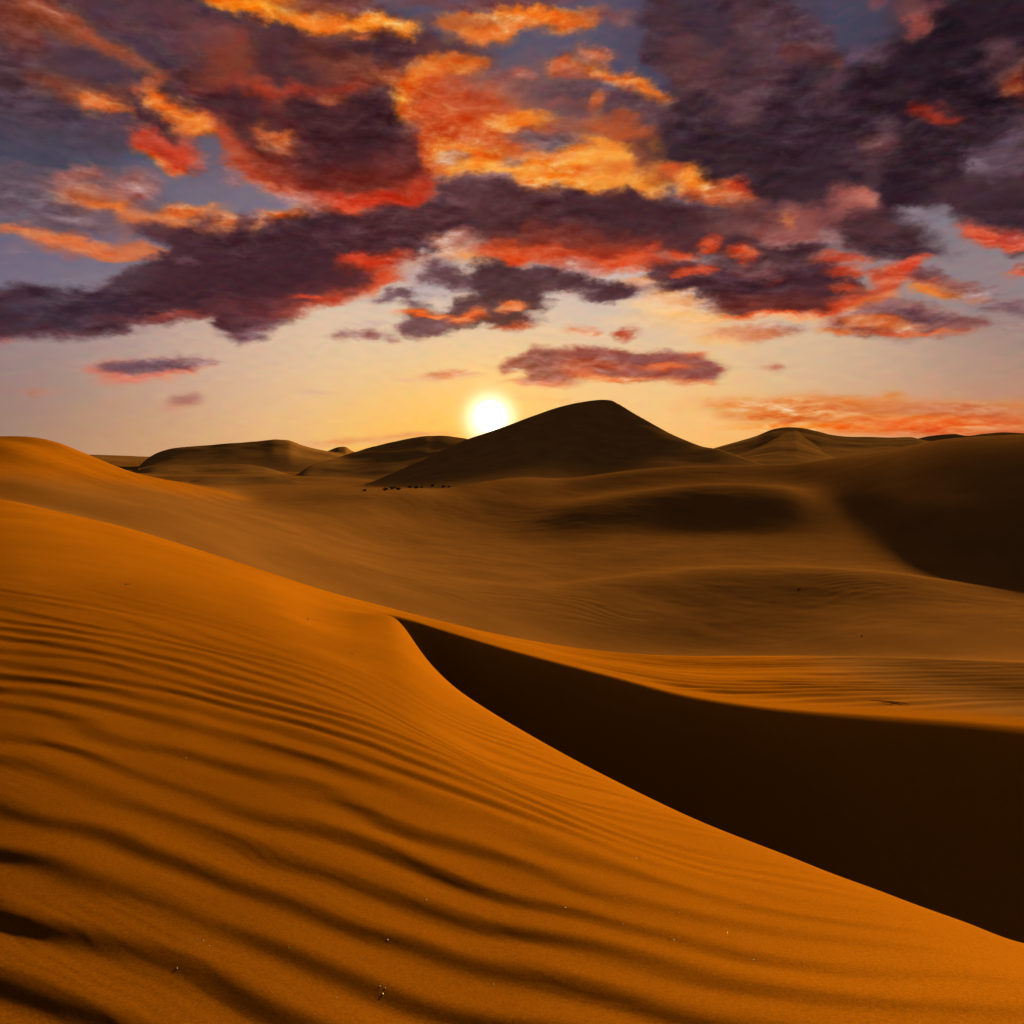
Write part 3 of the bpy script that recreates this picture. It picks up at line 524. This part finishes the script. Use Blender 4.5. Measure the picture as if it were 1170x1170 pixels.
# --- wind ripples
nx, ny = 0.36, 0.933                              # across the ripple crests (towards far right)
s_ = X*nx+Y*ny; t_ = X*ny-Y*nx
wr = lattice(t_/2.6, s_/1.6, 5, 3)*0.30+lattice(t_/8.0, s_/5.0, 8, 2)*0.7
lam = 0.52*(1+0.06*np.clip(s_, 0, 30))
ph = 2*np.pi*(np.log1p(0.06*np.clip(s_, -5, 60))/0.06/0.52+wr)
prof = np.sin(ph+0.35*np.sin(ph))
amp = np.clip(0.178*(1.0+0.65*lattice(t_/2.2, s_/1.1, 9, 2)), 0.02, 0.205)*lam/6.283*(1-0.3*sstep(-X, 2.6, 4.6)*(1-sstep(Y, 9, 14)))
PXg = PXC[None, :]; PYg = HY-F_PX*Z/Y
# fades: away from the camera, and towards the crest on the right
acr = dk[4][None, :]                              # distance of the near crest
fd = 1-sstep(Y, 9.0, 30)
fr = sstep(acr*1.0-Y, 0.5, 4.0)*(1-0.72*sstep(X, 0.0, 3.6))
amp = np.clip(amp, 0.004, 1)*fd*fr
Z = Z+prof*amp
# small wind ripples riding on the large ones close to the viewpoint
sm = s_*0.97+t_*0.12
ph4 = 2*np.pi*(sm/0.13+lattice(t_/0.9, s_/0.5, 25, 3)*0.75)
Z = Z+0.0007*np.sin(ph4+0.4*np.sin(ph4))*(1-sstep(Y, 9, 15))*sstep(lattice(t_/1.6, s_/0.9, 26, 3), -0.35, 0.45)*(0.35+0.65*(1-sstep(X, 0, 3.6)))
# faint fine ripples over the smooth upper slope
ph2 = 2*np.pi*(s_/0.9+lattice(t_/5, s_/3, 21, 2)*0.6)
Z = Z+0.0035*np.sin(ph2)*sstep(Y, 8, 14)*(1-sstep(Y, 30, 45))*(0.5+0.5*lattice(t_/6, s_/4, 22, 2))*fr
# ripples on the lit strip beyond the slip face
q = -X*0.34+Y*0.94; r = X*0.94+Y*0.34
ph3 = 2*np.pi*(q/3.0+lattice(r/9, q/7, 31, 3)*0.40+lattice(r/30, q/20, 32, 1)*0.8)
st = sstep(Y, dk[7][None, :]+0.6, dk[7][None, :]+4)*(1-sstep(Y, dk[9][None, :]-10, dk[9][None, :]))*sstep(PXg, 560, 760)
Z = Z+0.10*np.sin(ph3+0.4*np.sin(ph3))*st*(0.75+0.4*lattice(r/9, q/6, 33, 2))
# broad undulation of the middle and far sands
far = sstep(Y, 95, 130)*(1-sstep(Y, 5000, 9000))
hillmask = 1-0.9*sstep(PXg, 820, 960)*sstep(Y, 165, 200)*(1-sstep(Y, 340, 400))
Z = Z+lattice(X/26, Y/20, 41, 3)*0.14*far*hillmask*sstep(np.abs(Y-dk[17][None, :]), 3, 25)
Z = Z+(lattice(X/4.0, Y/2.2, 45, 3)*0.030+0.018*np.sin(2*np.pi*(Y*0.9-X*0.3+lattice(X/20, Y/15, 46, 2)*6)/2.6)*sstep(lattice(X/30, Y/20, 47, 2), -0.2, 0.4))*hillmask*sstep(Y, 95, 120)*(1-sstep(Y, 240, 320))
fp = sstep(Y, 360, 430)*(1-sstep(Y, 3000, 6000))
Z = Z+lattice(X/150+3, Y/60, 43, 3)*1.5*fp
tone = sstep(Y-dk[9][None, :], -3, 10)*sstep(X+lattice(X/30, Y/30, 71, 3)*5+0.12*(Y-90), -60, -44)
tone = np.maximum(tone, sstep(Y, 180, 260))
strip_shade = sstep(X-0.25*(Y-50), 12, 28)*sstep(Y-dk[7][None, :], 0, 3)*(1-sstep(Y-dk[9][None, :], -4, 3))
tone = np.maximum(tone, strip_shade)+0.8*sstep(X-0.25*(Y-50), 17, 30)*strip_shade  # strip's right end browned and darkened, a soft shadow put into the colour
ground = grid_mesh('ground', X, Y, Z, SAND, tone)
# shade painted into the near slope's sand colour, deepening away from the crest
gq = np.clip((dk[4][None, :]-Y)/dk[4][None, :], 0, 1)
slope_shade = sstep(gq+lattice(X/2.5, Y/2.0, 81, 3)*0.07, 0.12, 0.80)*(0.55+0.45*sstep(-X, -4, 4))
_at = ground.data.attributes.new('slope_shade', 'FLOAT', 'POINT'); _at.data.foreach_set('value', slope_shade.reshape(-1).astype(np.float32))
tag(ground, 'rolling orange desert sand with wind ripples and a shaded slip face', 'sand', 'structure')

# ground behind and beside the viewpoint
def back_ground():
    gx = np.concatenate([-np.geomspace(400, 0.4, 40), np.geomspace(0.4, 400, 40)]); gy = -np.geomspace(0.01, 400, 50)[::-1]
    gy = np.concatenate([gy, [0.38]])
    GX, GY = np.meshgrid(gx, gy)
    GZ = -3.06+0.02*np.clip(-GY, 0, 60)+lattice(GX/30, GY/30, 51, 2)*0.8*sstep(np.hypot(GX, GY), 4, 40)-0.22*np.clip(GY, 0, 1)
    o = grid_mesh('sand_plain', GX, GY, GZ, SAND)
    return tag(o, 'smooth orange sand stretching away behind the viewpoint', 'sand', 'structure')
back_ground()

# ------------------------------------------------------------------ dunes on the horizon
def dune(name, label, pts, near_d, near_py, far_d, hump=0.5, sharp=0.012, ext=None, seed=1, side=None):
    """pts: crest (column, row, distance); near_*: foot of the near face as constants or curves"""
    p = np.array(sorted(pts), float)
    px = np.linspace(p[0, 0], p[-1, 0], int((p[-1, 0]-p[0, 0])*1.1)+30)
    cy, cdist = curve1(pts, px)
    cy = gsmooth(cy, 1.5)
    nd = curve1(near_d, px)[0] if isinstance(near_d, list) else np.full(px.shape, float(near_d))
    npy = curve1(near_py, px)[0] if isinstance(near_py, list) else np.full(px.shape, float(near_py))
    zc = -(cy-HY)/F_PX*cdist; zn = -(npy-HY)/F_PX*nd
    fdist = cdist+(far_d)
    zf = np.full(px.shape, -16.0)
    # keys: below ground, near foot, mid face, just before crest, crest, back slope, back foot
    md = nd+(cdist-nd)*0.5; mz = zn+(zc-zn)*hump
    w = (cdist-nd)*sharp*4
    K = [(nd-(cdist-nd)*0.25, zn-4), (nd, zn), (md, mz), (cdist-w, zc-(zc-mz)/(cdist-md)*w*0.9), (cdist, zc), (cdist+w*2, zc-w*0.25), (fdist, zf)]
    dk_ = np.array([k[0] for k in K]); zk_ = np.array([k[1] for k in K])
    T = np.linspace(0, 1, 150)
    D = dk_[0][None, :]+(dk_[-1]-dk_[0])[None, :]*T[:, None]
    # resample per column
    n = len(T); m_ = pchip_slopes(dk_, zk_)
    ZZ = np.empty(D.shape); cols = np.arange(len(px))
    for i in range(n):
        qd = D[i]; k = np.clip((dk_ <= qd[None, :]).sum(0)-1, 0, len(K)-2)
        x0, x1 = dk_[k, cols], dk_[k+1, cols]; h = x1-x0; t = np.clip((qd-x0)/h, 0, 1)
        ZZ[i] = ((1+2*t)*zk_[k, cols]+t*h*m_[k, cols])*(1-t)**2+t*t*((3-2*t)*zk_[k+1, cols]+(t-1)*h*m_[k+1, cols])
    XX = (px[None, :]-CX)/F_PX*D
    face = sstep(T, 0.1, 0.25)*(1-sstep(T, 0.45, 0.6))
    ZZ = ZZ+lattice(XX/60+seed, D/40, 60+seed, 3)*0.8*face[:, None]
    o = grid_mesh('dune', XX, D, ZZ, SAND_FAR)
    return tag(o, label, 'dune', 'structure')

dune('dune', 'low dark horizon dune at the far left behind the bright left dune', [(40,528,1500),(80,522,1500),(105,519.5,1500),(130,520,1500),(165,521.5,1500),(200,523,1500),(240,530,1500)], 1250, 531, 500, seed=2)
dune('dune', 'long flat-topped dark dune left of the sun', [(158,534,760),(166,526,760),(180,517.5,760),(200,512,760),(250,507.5,760),(300,503.5,770),(315,502,775),(328,502.5,780),(345,508,790),(360,512,800),(380,516,810),(400,520,820),(425,526,830),(450,531,840)],
     640, [(158,536),(300,536),(380,533),(450,533)], 400, seed=3)
dune('dune', 'tiny pointed dune between the flat-topped dune and the ridge', [(366,522,1100),(376,515,1100),(388,510.5,1100),(394,510,1100),(402,514.5,1100),(420,520,1100),(440,526,1100)], 950, 528, 300, seed=4)
dune('dune', 'low rounded dark ridge meeting the foot of the peaked dune on the left', [(318,556,470),(335,545,490),(350,536,510),(370,528,540),(400,519,580),(440,508,610),(470,501.5,620),(490,499,620),(505,499,615),(525,501,605),(550,507,590),(580,518,580),(620,530,570)],
     [(318,440),(400,430),(620,430)], [(318,562),(400,560),(450,556),(620,552)], 300, hump=0.45, seed=5)
dune('dune', 'low pale-crested dune in front of the long flat-topped dune', [(140,545,600),(160,537,600),(180,533.5,600),(215,532,600),(270,529.5,600),(300,533,590),(325,540,575),(350,549,560),(370,556,550)], 500, 556, 200, hump=0.5, seed=12)
dune('dune', 'small low dune with a pale crest, nearest of the left-hand far dunes', [(195,560,430),(215,551,430),(240,546,435),(265,544,440),(300,544.5,430),(335,549,412),(365,556,396),(385,562,390)], 352, 568, 90, hump=0.5, seed=13)
dune('dune', 'tall peaked dune in the centre that the sun sets behind', [(392,560,400),(420,551,412),(450,540,425),(480,528,440),(510,513,455),(540,500,465),(560,492.5,470),(585,483,475),(610,474,480),(640,464.5,488),(660,460,494),(675,458,498),(690,457,500),(697,457.5,500),(705,461,496),(725,473,480),(750,487,460),(775,499.5,440),(800,509,420),(820,514,408),(850,524,395),(880,534,385)],
     [(392,300),(500,292),(600,320),(700,345),(800,335),(880,345)], [(392,568),(430,566),(500,566),(600,556),(700,552),(880,545)], 260, hump=0.42, seed=6)
dune('dune', 'dark double-humped dune right of the peaked dune', [(780,525,640),(800,518,640),(815,512,640),(840,504,640),(865,496.5,640),(885,489.5,640),(900,488,640),(915,489,640),(935,493,640),(950,497,640),(980,499.5,640),(1010,499.5,640),(1040,498.5,640),(1052,501,640),(1080,508,640),(1120,520,640)],
     480, [(780,534),(900,530),(1120,530)], 300, hump=0.4, seed=7)
dune('dune', 'curved spur with a pale crest in front of the double-humped dune', [(806,529,520),(820,526,520),(840,521.5,525),(860,514,535),(875,507,550),(890,499,575),(900,494,600),(908,492,610),(918,497,612),(940,508,612),(960,522,612)],
     440, [(806,534),(960,532)], 120, hump=0.5, seed=8)
dune('dune', 'distant low dark dune on the far right skyline', [(1035,508,900),(1050,500.5,900),(1070,497.5,900),(1090,496,900),(1105,498,900),(1125,495.5,900),(1150,494,900),(1180,494.5,900),(1260,492,900),(1400,500,900),(1600,520,900)],
     760, 530, 300, seed=9)

# ------------------------------------------------------------------ sun disc low over the dune
def sun_ball():
    R = 20000.0; v = Vector((-25.0, 1000.0, HY-476.0)).normalized()
    import bmesh
    bm = bmesh.new(); bmesh.ops.create_uvsphere(bm, u_segments=64, v_segments=32, radius=R*0.0192)
    me = bpy.data.meshes.new('sun'); bm.to_mesh(me); bm.free()
    for p in me.polygons: p.use_smooth = True
    m = bpy.data.materials.new('sun_glow'); m.use_nodes = True
    nt = m.node_tree; nt.nodes.clear()
    e = nt.nodes.new('ShaderNodeEmission'); e.inputs[1].default_value = 1.0
    # limb: a little warmer and dimmer at the rim
    lw = nt.nodes.new('ShaderNodeLayerWeight'); lw.inputs[0].default_value = 0.5
    cr = nt.nodes.new('ShaderNodeValToRGB'); cr.color_ramp.elements[0].position = 0.35; cr.color_ramp.elements[0].color = (3.0, 2.8, 2.2, 1)
    cr.color_ramp.elements[1].position = 0.97; cr.color_ramp.elements[1].color = (1.15, 0.85, 0.33, 1)
    nt.links.new(lw.outputs['Facing'], cr.inputs[0]); nt.links.new(cr.outputs[0], e.inputs[0])
    o = nt.nodes.new('ShaderNodeOutputMaterial'); nt.links.new(e.outputs[0], o.inputs[0])
    m.cycles.emission_sampling = 'NONE'
    me.materials.append(m)
    ob = bpy.data.objects.new('sun', me); COL.objects.link(ob); ob.location = v*R
    return tag(ob, 'white-hot setting sun disc touching the slope of the peaked dune', 'sun', 'structure')
sun_ball()

# ------------------------------------------------------------------ key light
ld = bpy.data.lights.new('sun_lamp', 'SUN'); ld.energy = SUN_STRENGTH; ld.angle = math.radians(3.5); ld.color = (1.0, 0.60, 0.20)
lo = bpy.data.objects.new('sun_lamp', ld); COL.objects.link(lo)
Ldir = Vector((math.sin(math.radians(SUN_AZ))*math.cos(math.radians(SUN_EL)), math.cos(math.radians(SUN_AZ))*math.cos(math.radians(SUN_EL)), math.sin(math.radians(SUN_EL))))
lo.rotation_euler = Ldir.to_track_quat('Z', 'Y').to_euler()

# ------------------------------------------------------------------ small things lying and growing on the sand
bpy.context.view_layer.update()
DG = bpy.context.evaluated_depsgraph_get()
def land(px, py):
    """the point of the sand seen along the ray through column px, row py"""
    v = Vector(((px-CX)/F_PX, 1.0, -(py-HY)/F_PX)).normalized()
    ok, loc, nor, _, ob, _ = scene.ray_cast(DG, Vector((0, 0, 0)), v)
    return loc, nor
def plain_mat(name, col, rough=0.9):
    m = bpy.data.materials.new(name); m.use_nodes = True
    nt = m.node_tree; b = nt.nodes['Principled BSDF']; b.inputs['Roughness'].default_value = rough
    n = nt.nodes.new('ShaderNodeTexNoise'); n.inputs['Scale'].default_value = 6
    r = nt.nodes.new('ShaderNodeValToRGB'); r.color_ramp.elements[0].position = 0.3; r.color_ramp.elements[1].position = 0.7
    r.color_ramp.elements[0].color = tuple(c*0.6 for c in col)+(1,); r.color_ramp.elements[1].color = tuple(c*1.3 for c in col)+(1,)
    nt.links.new(n.outputs['Fac'], r.inputs[0]); nt.links.new(r.outputs[0], b.inputs['Base Color'])
    return m
M_LEAF = plain_mat('shrub_leaf', (0.10, 0.085, 0.03)); M_TWIG = plain_mat('dry_wood', (0.10, 0.06, 0.03)); M_PEB = plain_mat('pale_stone', (0.74, 0.68, 0.58), 0.22); _pb = M_PEB.node_tree.nodes['Principled BSDF']; _pb.inputs['Transmission Weight'].default_value = 0.85; _pb.inputs['Roughness'].default_value = 0.45

def mesh_obj(name, verts, faces, mat, parent=None):
    me = bpy.data.meshes.new(name); me.from_pydata([tuple(v) for v in verts], [], faces); me.update()
    me.materials.append(mat)
    o = bpy.data.objects.new(name, me); COL.objects.link(o)
    if parent: o.parent = parent
    return o
def tube(verts, faces, pts, radii, seg=6):
    base = len(verts)
    for i, (p, r) in enumerate(zip(pts, radii)):
        d = (pts[min(i+1, len(pts)-1)]-pts[max(i-1, 0)]).normalized()
        a = d.cross(Vector((0.3, 0.2, 1))).normalized(); b = d.cross(a)
        for k in range(seg):
            t = 2*math.pi*k/seg; verts.append(p+a*math.cos(t)*r+b*math.sin(t)*r)
    for i in range(len(pts)-1):
        for k in range(seg):
            faces.append((base+i*seg+k, base+i*seg+(k+1) % seg, base+(i+1)*seg+(k+1) % seg, base+(i+1)*seg+k))
def make_shrub(loc, w, h, seed):
    rnd = random.Random(seed)
    e = bpy.data.objects.new('desert_shrub', None); COL.objects.link(e); e.location = loc
    tag(e, 'low dark green desert shrub growing on the sand at the foot of the peaked dune', 'shrub', group='desert shrubs at the foot of the peaked dune')
    v, f = [], []; tips = []
    for i in range(14):
        a = rnd.uniform(0, 6.283); sp = rnd.uniform(0.2, 0.5)*w
        tip = Vector((math.cos(a)*sp, math.sin(a)*sp, h*rnd.uniform(0.55, 0.95)))
        tube(v, f, [Vector((0, 0, -0.15)), tip*0.5+Vector((0, 0, 0.1*h)), tip], [0.03, 0.02, 0.008], 5); tips.append(tip)
    mesh_obj('stem', v, f, M_TWIG, e)
    v, f = [], []
    for i in range(900):
        t = rnd.choice(tips)*rnd.uniform(0.45, 1.05)
        c = t+Vector((rnd.gauss(0, .13*w), rnd.gauss(0, .13*w), rnd.gauss(0, .12*h)))
        if c.z < 0.03: c.z = rnd.uniform(0.03, 0.3)*h
        a = Vector((rnd.gauss(0, 1), rnd.gauss(0, 1), rnd.gauss(0, 1))).normalized()*rnd.uniform(.04, .10); b = a.cross(Vector((rnd.gauss(0, 1), rnd.gauss(0, 1), 1))).normalized()*rnd.uniform(.03, .06)
        k = len(v); v += [c-a, c+b, c+a, c-b]; f.append((k, k+1, k+2, k+3))
    mesh_obj('foliage', v, f, M_LEAF, e)
for i, (px, py, w, h) in enumerate([(417,561.2,2.0,1.0),(440,560.5,2.6,1.5),(448,559.5,3.2,1.9),(455,560,2.2,1.3),(468,558,2.4,1.5),(475,558.2,2.6,1.3),(482,557.6,1.6,0.9),(494,556,1.9,1.4),(507,556.5,2.4,1.1),(513,556.8,1.6,0.8)]):
    p, n = land(px, py)
    if p is not None: make_shrub(p, w*0.62, h*0.55, i)

def twig(px, py, length, ang, label, seed, thick=0.04):
    rnd = random.Random(seed); p, n = land(px, py)
    e = bpy.data.objects.new('dry_twig', None); COL.objects.link(e); e.location = p
    tag(e, label, 'twig')
    q = n.to_track_quat('Z', 'Y'); d = q @ Vector((math.cos(ang), math.sin(ang), 0)); s = n.cross(d)
    v, f = [], []; r = length*thick
    pts = [(-d*0.5+s*0.05)*length-n*r, -d*0.15*length+n*r*0.9, (d*0.2+s*0.08)*length+n*r*1.6, (d*0.5)*length+n*r*0.3]
    tube(v, f, pts, [r*0.5, r, r*0.9, r*0.35]); mesh_obj('stick', v, f, M_TWIG, e)
    v, f = [], []
    tube(v, f, [pts[1], pts[1]+(d*0.15+s*0.16)*length+n*r*2, pts[1]+(d*0.32+s*0.2)*length+n*r], [r*0.6, r*0.45, r*0.2]); mesh_obj('side_branch', v, f, M_TWIG, e)
twig(145, 668, 0.34, -0.7, 'short dry twig half buried on the smooth upper slope, farthest left of the twigs', 1)
twig(352, 708, 0.34, -0.5, 'short dry twig on the smooth slope a little left of the slip face tip', 2)
twig(402, 747, 0.22, -0.5, 'small dry twig on the bright slope just below and left of the dark slip face', 3)
twig(1016, 802, 1.5, -0.35, 'long dark dry branch lying on the rippled lit strip beyond the slip face', 4, 0.014)
twig(913, 673, 0.9, 0.6, 'dark dry branch lying alone on the brown middle dune on the right', 5)
twig(984, 727, 1.1, -0.3, 'dark dry branch on the brown sand just beyond the rippled strip', 6)

def make_pebble(seed):
    rnd = random.Random(seed); v, f = [], []
    n1, n2 = 7, 5
    for i in range(n2+1):
        for k in range(n1):
            a = math.pi*i/n2; b = 2*math.pi*k/n1; r = 1+rnd.uniform(-.16, .16) if 0 < i < n2 else 1
            v.append(Vector((math.sin(a)*math.cos(b)*1.2*r, math.sin(a)*math.sin(b)*r, math.cos(a)*0.7*r)))
    for i in range(n2):
        for k in range(n1): f.append((i*n1+k, i*n1+(k+1) % n1, (i+1)*n1+(k+1) % n1, (i+1)*n1+k))
    return mesh_obj('pebble', v, f, M_PEB)
peb = [make_pebble(i) for i in range(3)]
spots = [(202,1107,4.5),(437,1136,5),(440,1129,3),(434,1127,3),(325,1006,3.5),(415,1095,3.5),(232,1075,3),(239,1081,3),(225,1073,2.6),(443,1074,3),(564,1125,3.2),(550,1015,3),(487,1028,3),(646,1037,3),(776,1043,3),(861,1097,3),(831,1066,2.6),(770,1074,2.6),(712,1056,2.6),(385,1140,3),(160,955,2.6),(212,866,2.6),(330,1083,2.6),(727,981,2.6)]
for i, (px, py, size) in enumerate(spots):
    o = peb[i] if i < 3 else peb[i % 3].copy()
    if i >= 3: COL.objects.link(o)
    p, n = land(px, py); r = size*0.5*p.length/F_PX*0.42
    o.scale = (r, r, r); o.location = p+Vector((0, 0, r*0.3)); o.rotation_euler = (0, 0, i*1.7)
    tag(o, 'tiny pale pebble glinting on the rippled orange sand in the foreground', 'pebble', group='pale pebbles scattered over the foreground sand')

# ------------------------------------------------------------------ camera
cd = bpy.data.cameras.new("camera"); cam = bpy.data.objects.new("camera", cd); COL.objects.link(cam)
cam.location = (0, 0, 0); cam.rotation_euler = (math.radians(90), 0, 0)
cd.sensor_width = 36.0; cd.lens = 36.0*F_PX/1170.0
cd.shift_y = -(585.0-HY)/1170.0
cd.clip_start = 0.1; cd.clip_end = 60000
scene.camera = cam
scene.view_settings.view_transform = 'Standard'; scene.view_settings.look = 'None'
scene.view_settings.exposure = 0; scene.view_settings.gamma = 1
scene.render.engine = 'CYCLES'
scene.cycles.max_bounces = 4; scene.cycles.diffuse_bounces = 0
scene.cycles.use_adaptive_sampling = True; scene.cycles.adaptive_threshold = 0.02; scene.cycles.adaptive_min_samples = 12
scene.cycles.use_denoising = True
